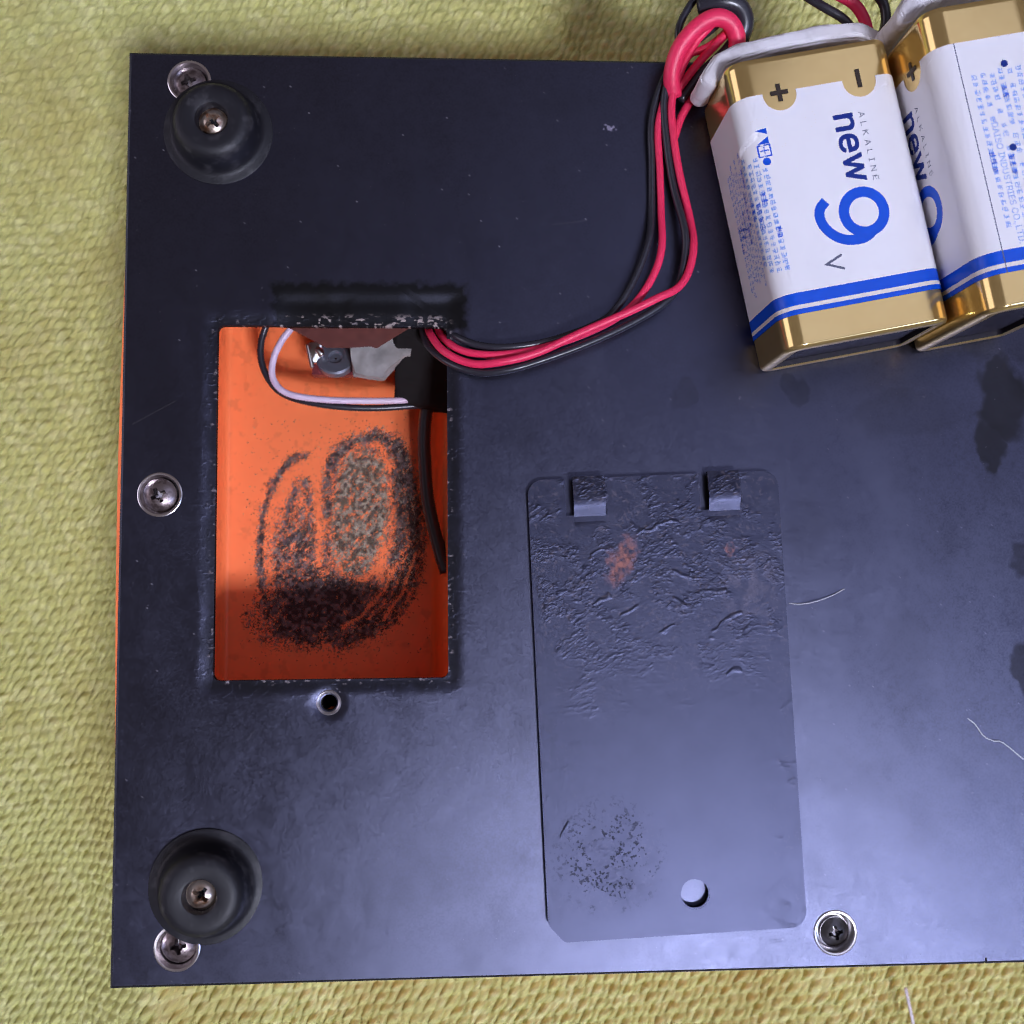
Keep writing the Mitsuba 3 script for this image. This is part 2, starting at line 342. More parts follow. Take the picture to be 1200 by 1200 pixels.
# ---------------------------------------------------------------- the cloth the pedal lies on
def build_cloth():
    def axis(a, b, step, far):
        fine = np.arange(a, b + step, step)
        grow, x, lo = step, 0, []
        while x < far:
            grow *= 1.25
            x += grow
            lo.append(x)
        lo = np.array(lo)
        return np.concatenate([(a - lo)[::-1], fine, fine[-1] + lo])
    xs, ys = axis(-52, 192, .29, 260), axis(-196, 48, .31, 260)
    X, Y = np.meshgrid(xs, ys, indexing='ij')
    p0 = np.stack([X, Y, 0 * X], -1)
    wob = meshkit.fbm(p0 * .05, 3, 1) - .5
    u = X - .42 * Y + 3.5 * wob + .55 * (meshkit.noise(p0 * .35, 4) - .5)
    v = Y - .10 * X + 3.0 * (meshkit.fbm(p0 * .06, 3, 2) - .5) + .7 * (meshkit.noise(p0 * .4, 5) - .5)
    px, py = 2.0, 2.45
    a, b = u / px, v / py
    ia, ib = np.floor(a), np.floor(b)
    fa, fb = a - ia - .5, b - ib - .5
    def strand(across, along, phase):
        return np.sqrt(np.maximum(0, 1 - (across / .56) ** 2)) * .60 + .62 * np.cos(np.pi * along) * phase
    sgn = np.where((ia + ib) % 2 == 0, 1.0, -1.0)
    # the thick upright yarns lean with their twist
    warp = strand(fa - .30 * fb, fb, sgn)
    weft = strand(fb, fa, -sgn) - .30
    amp = .78 + .5 * meshkit.noise(p0 * .5, 6)
    h = np.maximum(warp, weft) * 1.3 * amp
    fade = np.clip((np.minimum(np.minimum(X + 60, 200 - X), np.minimum(Y + 202, 56 - Y))) / 8, 0, 1)
    Z = -D - .75 + h * fade + 1.6 * (meshkit.fbm(p0 * .018, 3, 8) - .5)
    ramp = lambda a, b, q: (lambda t: t * t * (3 - 2 * t))(np.clip((q - a) / (b - a), 0, 1))
    # bulge and slope shaped to darken the cloth at the left and lower left
    Z += (5.0 - 9.0 * ramp(-7, -27, X)) * ramp(20, -10, Y) * (1 - ramp(-6, 0, X))
    Z -= 8 * ramp(-3, -46, X) * ramp(-55, -110, Y)
    n = len(ys)
    i, j = np.meshgrid(np.arange(len(xs) - 1), np.arange(n - 1), indexing='ij')
    q = np.stack([i * n + j, (i + 1) * n + j, (i + 1) * n + j + 1, i * n + j + 1], -1)
    cx, cy = X[:-1, :-1], Y[:-1, :-1]
    hid = (cx > 6) & (cx < 179) & (cy < -6) & (cy > -151)
    keep = ~hid | ((i % 1 == 0) & False)
    q = q[keep].reshape(-1, 4)
    vtx = np.stack([X, Y, Z], -1).reshape(-1, 3)
    pad = extrude(sbox(5, -152, 180, -5), .3, -D - 1.4)
    v2, f2 = arr(pad)
    f = np.vstack([q[:, [0, 1, 2]], q[:, [0, 2, 3]]])
    add('cloth', (np.vstack([vtx, v2]), np.vstack([f, f2 + len(vtx)])), 'cloth_weave', True, 'coarse woven yellow-green cloth under the pedal', None, None, 'structure')
build_cloth()

# ---------------------------------------------------------------- the pedal
PW, PH = 185.0, 156.75
HX0, HX1, HY0, HY1 = 15.7, 54.6, -107.9, -48.0
PEDAL = 'effects_pedal'
labels[PEDAL] = {'label': 'upside-down orange effects pedal with a scuffed black bottom plate and an open battery hatch', 'category': 'effects pedal'}
SCREWS = [(10.4, -5.2, -.2, .1, 'dull_steel', 20), (6.6, -76.9, -.3, 0, 'dull_steel', 28), (10.6, -150.6, .1, .2, 'dull_steel', 8), (119.0, -151.0, .45, -.35, 'black_steel', 12), (150, -6, 0, 0, 'dull_steel', 40), (178, -80, 0, 0, 'dull_steel', 60)]
FEET = [(15.5, -14.2, .5, .8), (15.2, -141.0, 1.0, 2.0), (169.6, -14.0, 0, 0), (169.6, -141.0, 0, 0)]

def build_plate():
    full = sbox(0, -PH, PW, 0)
    inner = sbox(.45, -PH + .45, PW - .45, -.45)
    body = man_ex(full, .65, -1.0) + m3.Manifold.hull_points(np.array([[x, y, -.36] for x, y in list(full.exterior.coords)[:-1]] + [[x, y, 0] for x, y in list(inner.exterior.coords)[:-1]]))
    cut = [man_ex(rrect(HX0, HY0, HX1, HY1, 1.1), 4, -2)]
    for x, y, *_ in SCREWS:
        cut.append(m3.Manifold.cylinder(4, 3.55, 3.55, 48).translate([x, y, -2]))
    cut.append(m3.Manifold.cylinder(4, 1.35, 1.35, 32).translate([34.75, -111.75, -2]))
    cut.append(man_box(144.45, -157.5, -2, 144.75, -155.75, 1))
    body = body - m3.Manifold.batch_boolean(cut, m3.OpType.Add)
    v, f = arr(body.refine_to_length(.8))
    dx = np.maximum(HX0 - v[:, 0], v[:, 0] - HX1); dy = np.maximum(HY0 - v[:, 1], v[:, 1] - HY1)
    d = np.hypot(np.maximum(dx, 0), np.maximum(dy, 0))
    s = np.clip(1 - d / 2.6, 0, 1)
    dz = -.32 * s * s * (3 - 2 * s)
    # the two pockets above the hatch where the cover's tabs hook in
    for x0, x1, dep in ((26.2, 56.6, .34), (28, 37.5, .14), (48, 55.5, .22)):
        e = np.maximum(np.maximum(x0 + 1 - v[:, 0], v[:, 0] - x1 + 1), np.maximum(v[:, 1] + 44.2, HY1 - 3 - v[:, 1]))
        s = np.clip(1 - e / 2.2, 0, 1)
        dz -= 1.2 * dep * s * s * (3 - 2 * s)
    # a dished collar round the cover's screw hole
    r = np.hypot(v[:, 0] - 34.75, v[:, 1] + 111.75)
    dz -= .42 * np.clip((2.9 - r) / 1.5, 0, 1)
    dz += .16 * (meshkit.fbm(np.c_[v[:, 0], v[:, 1], 0 * r] * .03, 2, 3) - .5) * np.clip(d / 6, 0, 1)
    v[:, 2] += dz
    add(PEDAL + '__bottom_plate', (v, f), 'black_paint', 28)
    add(PEDAL + '__hatch_screw_hole', lathe([(2.15, -.30), (1.95, -.16), (1.6, -.30), (1.42, -.52), (1.30, -1.2)], (34.75, -111.75, 0), 40), 'hole_edge')
    add(PEDAL + '__dark_hole_lining', lathe([(1.34, -1.1), (1.30, -6.2), (.02, -6.3)], (34.75, -111.75, 0), 32), 'matt_black')  # dark lining added so the hole looks black, shade put into the colour
build_plate()

def build_housing():
    pts = [(.4, -.4)] + [(.4 - 1.15 * math.sin(math.pi * t) ** 1.6, -.4 - (PH - .8) * t) for t in np.linspace(.02, .98, 40)] + [(.4, -PH + .4), (PW - .4, -PH + .4), (PW - .4, -.4)]
    outer = Polygon(pts)
    ring = outer.difference(outer.buffer(-1.3, join_style=2))
    walls = extrude(ring, D - 3.2, -D + 2.2)
    face = extrude(outer, 1.6, -D + .5)
    add(PEDAL + '__housing', join(walls, face), 'orange_paint', 30, 'orange painted metal housing')
build_housing()

BAY = -30.0
def build_tray():
    """Orange lining of the battery bay seen through the hatch."""
    Z = BAY
    x0, x1, y0, y1 = 10.4, 51.3, -113.0, -20.0
    sec = [(9.0, -2.0), (9.2, -20.0), (9.6, -27.0), (10.2, -29.0), (x0 + .8, Z), (x1 - 1.0, Z), (51.8, -29.1), (52.6, -26.0), (54.2, -20.0), (55.4, -2.0)]
    sec = np.array(sec)
    ys = np.linspace(y0, y1, 60)
    v = np.array([[x, y, z] for y in ys for x, z in sec])
    n = len(sec)
    q = [[i * n + j, i * n + j + 1, (i + 1) * n + j + 1, (i + 1) * n + j] for i in range(len(ys) - 1) for j in range(n - 1)]
    lower = (np.array([[9, y0, -2], [55.4, y0, -2], [x1, y0, Z], [x0, y0, Z]]), np.array([[0, 1, 2, 3]]))
    upper = (np.array([[9, y1, -2], [55.4, y1, -2], [x1, y1, Z], [x0, y1, Z]]), np.array([[0, 1, 2, 3]]))
    add(PEDAL + '__battery_bay', join((v, np.array(q)), lower, upper), 'orange_paint', 50, 'orange inside of the battery bay')
build_tray()

def build_residue():
    """Crumbs of perished foam smeared over the floor of the bay: a density field, then thousands of flakes."""
    gx, gy = np.meshgrid(np.arange(13, 53, .2), np.arange(-108, -58, .2), indexing='ij')
    def dist(line):
        d = np.full(gx.shape, 1e9)
        for (ax, ay), (bx, by) in zip(line[:-1], line[1:]):
            ux, uy = bx - ax, by - ay
            t = np.clip(((gx - ax) * ux + (gy - ay) * uy) / (ux * ux + uy * uy), 0, 1)
            d = np.minimum(d, np.hypot(gx - ax - t * ux, gy - ay - t * uy))
        return d
    P3 = np.stack([gx, gy, 0 * gx], -1)
    jit = 1 + .5 * (meshkit.noise(P3 * .5, 3) - .5)
    soft = lambda line, sig: np.exp(-(dist(line) / (sig * jit)) ** 2)
    def blob(cx, cy, rx, ry, a, edge=.18):
        c, q = math.cos(math.radians(a)), math.sin(math.radians(a))
        x, y = (gx - cx) * c + (gy - cy) * q, (gy - cy) * c - (gx - cx) * q
        r = np.hypot(x / rx, y / ry) + .25 * (meshkit.fbm(P3 * .35, 3, 5) - .5)
        return np.clip((1 + edge - r) / (2 * edge), 0, 1)
    f = np.zeros(gx.shape)
    for line, sig, w in [
        ([(25.4, -66), (22.5, -67.0), (19.0, -72), (17.2, -78), (16.6, -86), (17.2, -93), (19.6, -98.5), (23.5, -102), (27, -103.4), (31.5, -102.8)], .75, .75),
        ([(24.2, -72), (22, -79), (20.6, -87), (20.4, -95)], 1.15, .62), ([(25.6, -71.5), (27, -78), (28.2, -85), (28.8, -92)], 1.0, .62), ([(24.6, -77), (25, -86), (25.6, -92)], 1.2, .5),
        ([(29.6, -78), (29.6, -70.5), (31.6, -66), (35.5, -63), (40.0, -62), (43.6, -64.2), (46.0, -70)], 1.25, .8),
        ([(43.6, -64.2), (46.0, -70), (47.3, -77), (47.4, -84), (46.2, -91), (43.2, -97), (38.5, -101), (32.5, -103.2)], 1.7, .95),
        ([(44.0, -70), (45.0, -80), (43.6, -89.5), (39.8, -95.5), (35.5, -98.6)], 1.5, .8), ([(49.5, -79), (49.0, -88), (47.0, -94.5), (43.6, -99.5), (40, -102)], .55, .5)]:
        f = np.maximum(f, w * soft(line, sig))
    core = blob(36.4, -77.5, 5.9, 13.5, -4)
    low = blob(29.0, -96.8, 11.2, 6.4, 10, .42)
    f = np.maximum(f, .72 * core)
    f = np.maximum(f, .62 * blob(24.5, -87, 6.5, 9.5, 0, .4))
    f = np.maximum(f, 1.05 * low)
    keep = np.ones(gx.shape)
    for line, sig, k in [([(28.4, -64), (28.2, -76), (28.5, -88)], .95, .9), ([(43.8, -88), (41.2, -93.5), (36.6, -98.6), (33, -100.5)], .55, .92), ([(47.6, -86), (44.9, -94.0), (41, -99.3)], .5, .9), ([(19.2, -76), (18.5, -84), (18.9, -91)], .7, .7), ([(41.2, -83), (40.2, -88.5), (36, -91.5)], .7, .6)]:
        keep *= 1 - k * soft(line, sig)
    a = math.radians(48)
    streak = meshkit.noise(np.stack([(gx * math.cos(a) + gy * math.sin(a)) * .8, (gy * math.cos(a) - gx * math.sin(a)) * 2.1, 0 * gx], -1), 9)
    f = f * keep * np.clip(.35 + 1.15 * streak, .3, 1.25)
    f += .006
    flat = np.clip(f, 0, 1.2).ravel()
    N = 44000
    pick = rng.choice(flat.size, N, p=flat / flat.sum())
    # the flakes' size follows how thick the smear lies
    px_, py_ = gx.ravel()[pick] + rng.uniform(-.1, .1, N), gy.ravel()[pick] + rng.uniform(-.1, .1, N)
    thick = flat[pick]
    kk = (CAM[2] - BAY) / (CAM[2] + 32)      # the outlines above were measured for a floor 32 mm down
    oct_v = np.array([[1, 0, 0], [-1, 0, 0], [0, 1, 0], [0, -1, 0], [0, 0, 1], [0, 0, -1.0]])
    oct_f = np.array([[0, 2, 4], [2, 1, 4], [1, 3, 4], [3, 0, 4], [2, 0, 5], [1, 2, 5], [3, 1, 5], [0, 3, 5]])
    size = np.stack([rng.uniform(.11, .30, N), rng.uniform(.065, .15, N), rng.uniform(.03, .12, N)], -1) * (.75 + .45 * thick)[:, None]
    v = oct_v[None] * size[:, None] + rng.normal(0, .03, (N, 6, 3))
    ang = a + rng.normal(0, .6, N)
    c, q = np.cos(ang)[:, None], np.sin(ang)[:, None]
    v = np.stack([v[..., 0] * c - v[..., 1] * q, v[..., 0] * q + v[..., 1] * c, v[..., 2]], -1)
    lift = np.where(thick > .6, rng.uniform(0, .28, N), 0)
    v += np.stack([CAM[0] + (px_ - CAM[0]) * kk, CAM[1] + (py_ - CAM[1]) * kk, BAY + .05 + lift], -1)[:, None]
    grey = rng.random(N) < np.where(core.ravel()[pick] > .5, .78 - .7 * low.ravel()[pick], .16 * (1 - low.ravel()[pick]))
    for m, name, text in ((~grey, 'crumb_dark', 'black crumbs of perished foam smeared over the bay floor'), (grey, 'crumb_grey', 'tan grey foam crumbs in the middle of the smear')):
        w = v[m]
        ff = (oct_f[None] + 6 * np.arange(len(w))[:, None, None]).reshape(-1, 3)
        add(PEDAL + '__foam_residue', (w.reshape(-1, 3), ff), name, False, text, None, None, 'stuff')
build_residue()

def build_inside():
    # circuit board hanging over the bay, edge on to the hatch
    b = np.array([[22, -44.5, -5], [52, -44.5, -5], [41.8, -49.2, -11], [32.6, -49.2, -11]], float)
    low = b + [0, .7, -1.2]
    add(PEDAL + '__circuit_board', (np.vstack([b, low]), np.array([[0, 1, 2, 3], [7, 6, 5, 4], [0, 4, 5, 1], [1, 5, 6, 2], [2, 6, 7, 3], [3, 7, 4, 0]])), 'brown_board', False, 'brown circuit board edge inside the bay')
    k = PEDAL + '__trimmer'
    add(k, join(man_box(29.2, -53.0, -19, 37.4, -50.9, -16.4), man_box(30, -51.6, -19.5, 36.8, -47.5, -17)), 'maroon_board', False, 'maroon trimmer with a metal lug inside the bay')
    used.add(k)
    add(k + '__rotor', join(lathe([(3.6, -1.2), (3.6, 0), (3.2, .25), (1.4, .3), (1.1, -.3), (.2, -.35)], (33.6, -49.9, -15.7), 36, rot([1, 0, 0], -18))), 'blue_grey_metal', 30)
    lug = hull_of([(29.0, -47.4, -15.2), (31.0, -47.2, -15.0), (29.2, -50.8, -15.4), (30.6, -50.4, -15.8)], .35, 10)
    lug2 = hull_of([(28.6, -48.0, -14.6), (29.3, -51.6, -15.4)], .45, 10)
    bl = hull_of([(30.6, -48.8, -14.8), (31.0, -49.3, -14.9)], .75, 14)
    add(k + '__lug', join(lug, lug2, bl), 'solder', 40)
    pad = Polygon([(36.9, -48.9), (41.5, -46.0), (47.6, -45.4), (47.6, -50.2), (44.9, -51.6), (42.6, -54.3), (37.7, -53.5)]).buffer(.25)
    m = man_ex(pad, 3.2, -14.2)
    v, f = arr(m.refine_to_length(.5))
    v = v + 1.0 * (np.stack([meshkit.noise(v * .45, 1), meshkit.noise(v * .6, 2), meshkit.noise(v * .6, 3)], -1) - .5)
    add(PEDAL + '__felt_pad', (v, f), 'grey_felt', 40, 'grey felt pad wedged under the upper hatch lip')
    fo = [hull_of([(46, -44, -9), (54.6, -44, -9), (46, -57.0, -17), (54.4, -58.5, -17), (54.6, -58, -22), (46.5, -57, -21)], 1.2, 14)]
    v, f = arr(fo[0].refine_to_length(.8))
    v = v + 1.1 * (np.stack([meshkit.noise(v * .35, 1), meshkit.noise(v * .35, 2), meshkit.noise(v * .35, 3)], -1) - .5)
    add(PEDAL + '__black_mass', (v, f), 'matt_black', 50, 'ragged black mass in the upper right of the bay')  # rough black mass filling the upper right of the bay
    add(PEDAL + '__white_wire', tube([(29, -40, -9), (26.5, -44.5, -12), (24.2, -47.3, -13), (22.5, -50.5, -14), (22.3, -54.0, -14.5), (24.8, -56.8, -14.5), (31.0, -57.9, -15), (39.6, -58.0, -16), (47, -57.6, -17), (52, -56, -19)], .62), 'white_vinyl', True, 'pale lilac wire looping round the upper left of the bay')
    add(PEDAL + '__black_wire', tube([(24, -38, -10), (21.1, -42.5, -16), (19.4, -47.3, -17.5), (20.1, -52.1, -18), (23.4, -56.2, -18), (30.2, -58.4, -17), (39.6, -59.1, -17.5), (50.6, -58.2, -19)], .62), 'black_vinyl', True, 'thin black wire beside the pale wire')
    add(PEDAL + '__black_wire', tube([(53, -50, -18), (51.0, -56, -20), (49.9, -62, -21), (49.9, -69, -22), (50.6, -76.9, -22), (52.6, -85.5, -22), (54, -90, -22)], [*np.full(1, 1.25)], 14), 'black_vinyl', True, 'black cable along the right side of the bay')
build_inside()

def screw_head(r, dome, cross):
    h = m3.Manifold.sphere(dome, 72).translate([0, 0, -math.sqrt(dome**2 - r**2)]) ^ m3.Manifold.cylinder(4, r, r, 56)
    h = h + m3.Manifold.cylinder(.5, r, r, 56).translate([0, 0, -.45])
    arms = []
    for a in (0, 90):
        w = cross
        pts = np.array([[sx * w * s, sy * .42 * (1.0 if s == 1 else .5), z] for s, z in ((1, 2.0), (.35, -1.0)) for sx in (-1, 1) for sy in (-1, 1)])
        arms.append(m3.Manifold.hull_points(pts).rotate([0, 0, a]))
    core = m3.Manifold.cylinder(2.2, .25, .85, 24).translate([0, 0, -.9])
    return h - m3.Manifold.batch_boolean(arms + [core], m3.OpType.Add)

for i, (x, y, ox, oy, m, a) in enumerate(SCREWS):
    deep = m == 'black_steel'
    hd = screw_head(2.55 if deep else 2.85, 4.4, 1.75)
    v, f = arr(hd)
    v = v @ rot([0, 0, 1], a).T @ rot([1, .4, 0], 4).T + [x + ox, y + oy, -1.55 if deep else -.85]
    k = add(PEDAL + '__screw', (v, f), m, 28, 'dark cross-head screw sunk deep in its cup washer near the lower edge' if deep else None)
    add(k + '__cup_washer', lathe([(3.72, -.03), (3.72, .10), (3.55, .20), (3.3, .16), (2.95, -.75 if not deep else -.5), (2.75, -1.7), (.3, -2.2)], (x, y, 0), 56), 'nickel', 25)

for x, y, tx, ty in FEET:
    prof = [(9.3, -.05), (9.25, .22), (8.9, .36), (8.2, .5), (7.75, .75), (7.4, 1.2), (7.1, 2.0), (6.9, 3.1), (6.65, 4.1), (6.2, 4.9), (5.5, 5.35), (4.7, 5.5), (3.3, 5.45), (2.8, 5.25), (2.55, 4.8), (2.5, 3.2), (2.5, 2.6), (.2, 2.5)]
    # thin the profile into a smooth curve
    tl = rot([1, 0, 0], tx) @ rot([0, 1, 0], ty)
    k = add(PEDAL + '__rubber_foot', lathe(prof, (x, y, 0), 72, tl), 'rubber', 34)
    hd = screw_head(2.4, 3.1, 1.9)
    v, f = arr(hd)
    v = v @ rot([0, 0, 1], 33 + 20 * tx).T @ tl.T + tl @ [0, 0, 3.7] + [x, y, 0]
    add(k + '__foot_screw', (v, f), 'rusty_steel', 28)

# ---------------------------------------------------------------- the loose cover of the battery hatch
def build_cover():
    cw, ch, th = 43.05, 76.3, 1.0
    c0, ang = np.array([91.0, -112.2]), 2.1
    R = rot([0, 0, 1], ang)
    out = rrect(-cw / 2, -ch / 2, cw / 2, ch / 2, 2.6)
    for k, c in ((0, (-cw / 2, -ch / 2)),):
        out = out.difference(Polygon([(c[0] - 1, c[1] - 1), (c[0] + 3.4, c[1] - 1), (c[0] - 1, c[1] + 4.2)]))
    out = out.buffer(-1.3, quad_segs=6).buffer(1.3, quad_segs=6)
    top = ch / 2
    tabs = [(-13.9, 5.4), (9.2, 5.4)]
    out = out.difference(Point(3.0, -31.6).buffer(2.3, quad_segs=16))
    for tx, w in tabs:
        out = out.difference(sbox(tx - 1.35, top - 6.3, tx + w + .15, top + 1))
    shrunk = out.buffer(-.22, join_style=2)
    body = man_ex(out.buffer(0), th - .2) + man_ex(shrunk, .1, th - .1) + man_ex(out.buffer(-.08, join_style=2), .11, th - .21)
    v, f = arr(body.refine_to_length(1.2))
    gap = .34
    def place(v):
        v = np.array(v, float)
        v[:, 2] += gap
        return v @ R.T + [c0[0], c0[1], 0]
    add('battery_cover__panel', (place(v), f), 'cover_paint', 25)
    for tx, w in tabs:
        # a strip bent up out of the panel and on over its upper edge
        prof = [(top - 8.6, 1.0), (top - 7.5, 1.02), (top - 6.9, .82), (top - 6.5, .98), (top - 5.6, 1.40), (top - 5.0, 1.70), (top - 4.5, 1.84), (top - 3.6, 1.86), (top - 1.5, 1.68), (top + .25, 1.45)]
        up = np.array(prof)
        tan = np.gradient(up, axis=0); nrm = np.stack([-tan[:, 1], tan[:, 0]], -1); nrm /= np.linalg.norm(nrm, axis=1, keepdims=True)
        dn = up - .75 * nrm
        n = len(up)
        vv = []
        for x in (tx, tx + w):
            vv += [[x, y, z] for y, z in up] + [[x, y, z] for y, z in dn]
        q = []
        for i in range(n - 1):
            q += [[i, 2 * n + i, 2 * n + i + 1, i + 1], [n + i, n + i + 1, 3 * n + i + 1, 3 * n + i], [i, i + 1, n + i + 1, n + i], [2 * n + i, 3 * n + i, 3 * n + i + 1, 2 * n + i + 1]]
        q += [[0, n, 3 * n, 2 * n], [n - 1, 3 * n - 1, 4 * n - 1, 2 * n - 1]]
        add('battery_cover__tab', (place(vv), np.array(q)), 'cover_paint', 28)
    labels['battery_cover'] = {'label': 'loose black metal battery cover with two bent tabs, blistered paint and a rust spot', 'category': 'battery cover'}
build_cover()

# ---------------------------------------------------------------- nine volt batteries
YAW = 10.7
UU = np.array([math.cos(math.radians(YAW)), math.sin(math.radians(YAW)), 0])
VV = np.array([-UU[1], UU[0], 0])
ZZ = np.array([0, 0, 1.0])
BW, BH, BL, BR = 27.2, 17.5, 47.4, 3.0

def section(s):
    """Point and outward normal on the rounded outline at the way s from the middle of the front face."""
    s = np.asarray(s, float)
    fw, fh, arc = BW - 2 * BR, BH - 2 * BR, BR * math.pi / 2
    per = 2 * fw + 2 * fh + 4 * arc
    q = np.mod(s + fw / 2, per)
    a, b, na, nb = (np.zeros_like(q) for _ in range(4))
    start = 0.0
    corner = [(fw / 2, fh / 2), (fw / 2, -fh / 2), (-fw / 2, -fh / 2), (-fw / 2, fh / 2)]
    flats = [((-fw / 2, BH / 2), (1, 0), (0, 1), fw), ((BW / 2, fh / 2), (0, -1), (1, 0), fh), ((fw / 2, -BH / 2), (-1, 0), (0, -1), fw), ((-BW / 2, -fh / 2), (0, 1), (-1, 0), fh)]
    for k in range(4):
        (ox, oy), (dx, dy), (nx, ny), L = flats[k]
        m = (q >= start) & (q < start + L)
        t = q - start
        a = np.where(m, ox + dx * t, a); b = np.where(m, oy + dy * t, b); na = np.where(m, nx, na); nb = np.where(m, ny, nb)
        start += L
        m = (q >= start) & (q < start + arc)
        th = math.atan2(ny, nx) - (q - start) / BR
        a = np.where(m, corner[k][0] + BR * np.cos(th), a); b = np.where(m, corner[k][1] + BR * np.sin(th), b)
        na = np.where(m, np.cos(th), na); nb = np.where(m, np.sin(th), nb)
        start += arc
    return a, b, na, nb, per

PER = float(section(0.0)[4])

class Battery:
    def __init__(self, key, u, v, z, A, B):
        self.key, self.O, self.A, self.B = key, UU * u + VV * v + ZZ * z, A, B

    def at(self, s, t, off=0.0):
        a, b, na, nb, _ = section(s)
        return self.O + (a + off * na)[..., None] * self.A + (b + off * nb)[..., None] * self.B + np.asarray(t, float)[..., None] * VV

    def decal(self, name, shape, off, bsdf, size=.9, label=None):
        """A printed patch: a flat shape in (way round, way along) laid on the curved outline."""
        tris = []
        if isinstance(shape, tuple):
            v, f = shape
            v, f = np.c_[v, np.zeros(len(v))], f
        else:
            vs, fs, k = [], [], 0
            for g in getattr(shape, 'geoms', [shape]):
                gv, gf = trimesh.creation.triangulate_polygon(g, engine='earcut')
                vs.append(gv); fs.append(np.asarray(gf) + k); k += len(gv)
            v, f = np.vstack(vs), np.vstack(fs)
            v = np.c_[v, np.zeros(len(v))]
            if size:
                v, f = trimesh.remesh.subdivide_to_size(v, f, size, max_iter=14)
                m = trimesh.Trimesh(v, f, process=True); v, f = np.array(m.vertices), np.array(m.faces)
        p = self.at(v[:, 0], v[:, 1], off)
        e1, e2 = p[f[:, 1]] - p[f[:, 0]], p[f[:, 2]] - p[f[:, 0]]
        return add(f'{self.key}__{name}', (p, f), bsdf, 40 if size else False, label)

def text2d(text, height, bold=False, wide=1.0, spread=0.0):
    """Lettering as flat triangles (x along the reading direction, y up)."""
    vs, fs, k, x = [], [], 0, 0.0
    for ch in (text if spread else [text]):
        if ch == ' ':
            x += height * .5 + spread
            continue
        m = meshkit.text_mesh(ch, height, depth=.2, bold=bold)
        up = np.array(m.face_normals)[:, 2] > .9
        v, f = np.array(m.vertices)[:, :2], np.array(m.faces)[up]
        v = v - [v[:, 0].min(), 0] if spread else v
        vs.append(v * [wide, 1] + [x, 0]); fs.append(f + k); k += len(v)
        x += v[:, 0].max() * wide + spread
    return np.vstack(vs), np.vstack(fs)

def place_text(t, s0, t0):
    """Reading down the battery: the reading direction is -t, the tops of the letters point to +s."""
    v, f = t
    return np.c_[s0 + v[:, 1], t0 - v[:, 0]], f

def strokes(s0, t0, length, height, r, dense=.8):
    """A line of print too small to read: short bars in little groups."""
    out, x = [], 0.0
    while x < length:
        w = height * r.uniform(.7, .95)
        if r.random() < dense:
            for q in range(r.randint(5, 7)):
                if q < 3:
                    y, h = (q + r.uniform(.1, .6)) * .28 * height, .11 * height
                    a, b = x + r.uniform(0, .25) * w, x + r.uniform(.7, 1) * w
                else:
                    y, h = r.uniform(0, .4) * height, r.uniform(.35, .6) * height
                    a = x + r.uniform(0, .9) * w
                    b = a + .11 * height
                out.append((s0 + y, t0 - b, s0 + y + h, t0 - a))
        x += height * 1.06
    return out

def rects(rs):
    v, f = [], []
    for x0, y0, x1, y1 in rs:
        k = len(v)
        v += [(x0, y0), (x1, y0), (x1, y1), (x0, y1)]
        f += [[k, k + 1, k + 2], [k, k + 2, k + 3]]
    return np.array(v), np.array(f)

def nine():
    ring = Point(0, 0).buffer(4.05, quad_segs=24).difference(Point(0, 0).buffer(2.45, quad_segs=24))
    p = smooth_path([(3.05, 1.0, 0), (3.95, -.4, 0), (4.2, -1.9, 0), (3.9, -3.9, 0), (2.8, -5.7, 0), (1.0, -6.95, 0), (-.7, -7.2, 0), (-1.9, -6.7, 0), (-2.7, -5.75, 0)], .3)[:, :2]
    tail = LineString(p).buffer(.76, cap_style=2)
    return unary_union([ring, tail]).buffer(.05).simplify(.02)

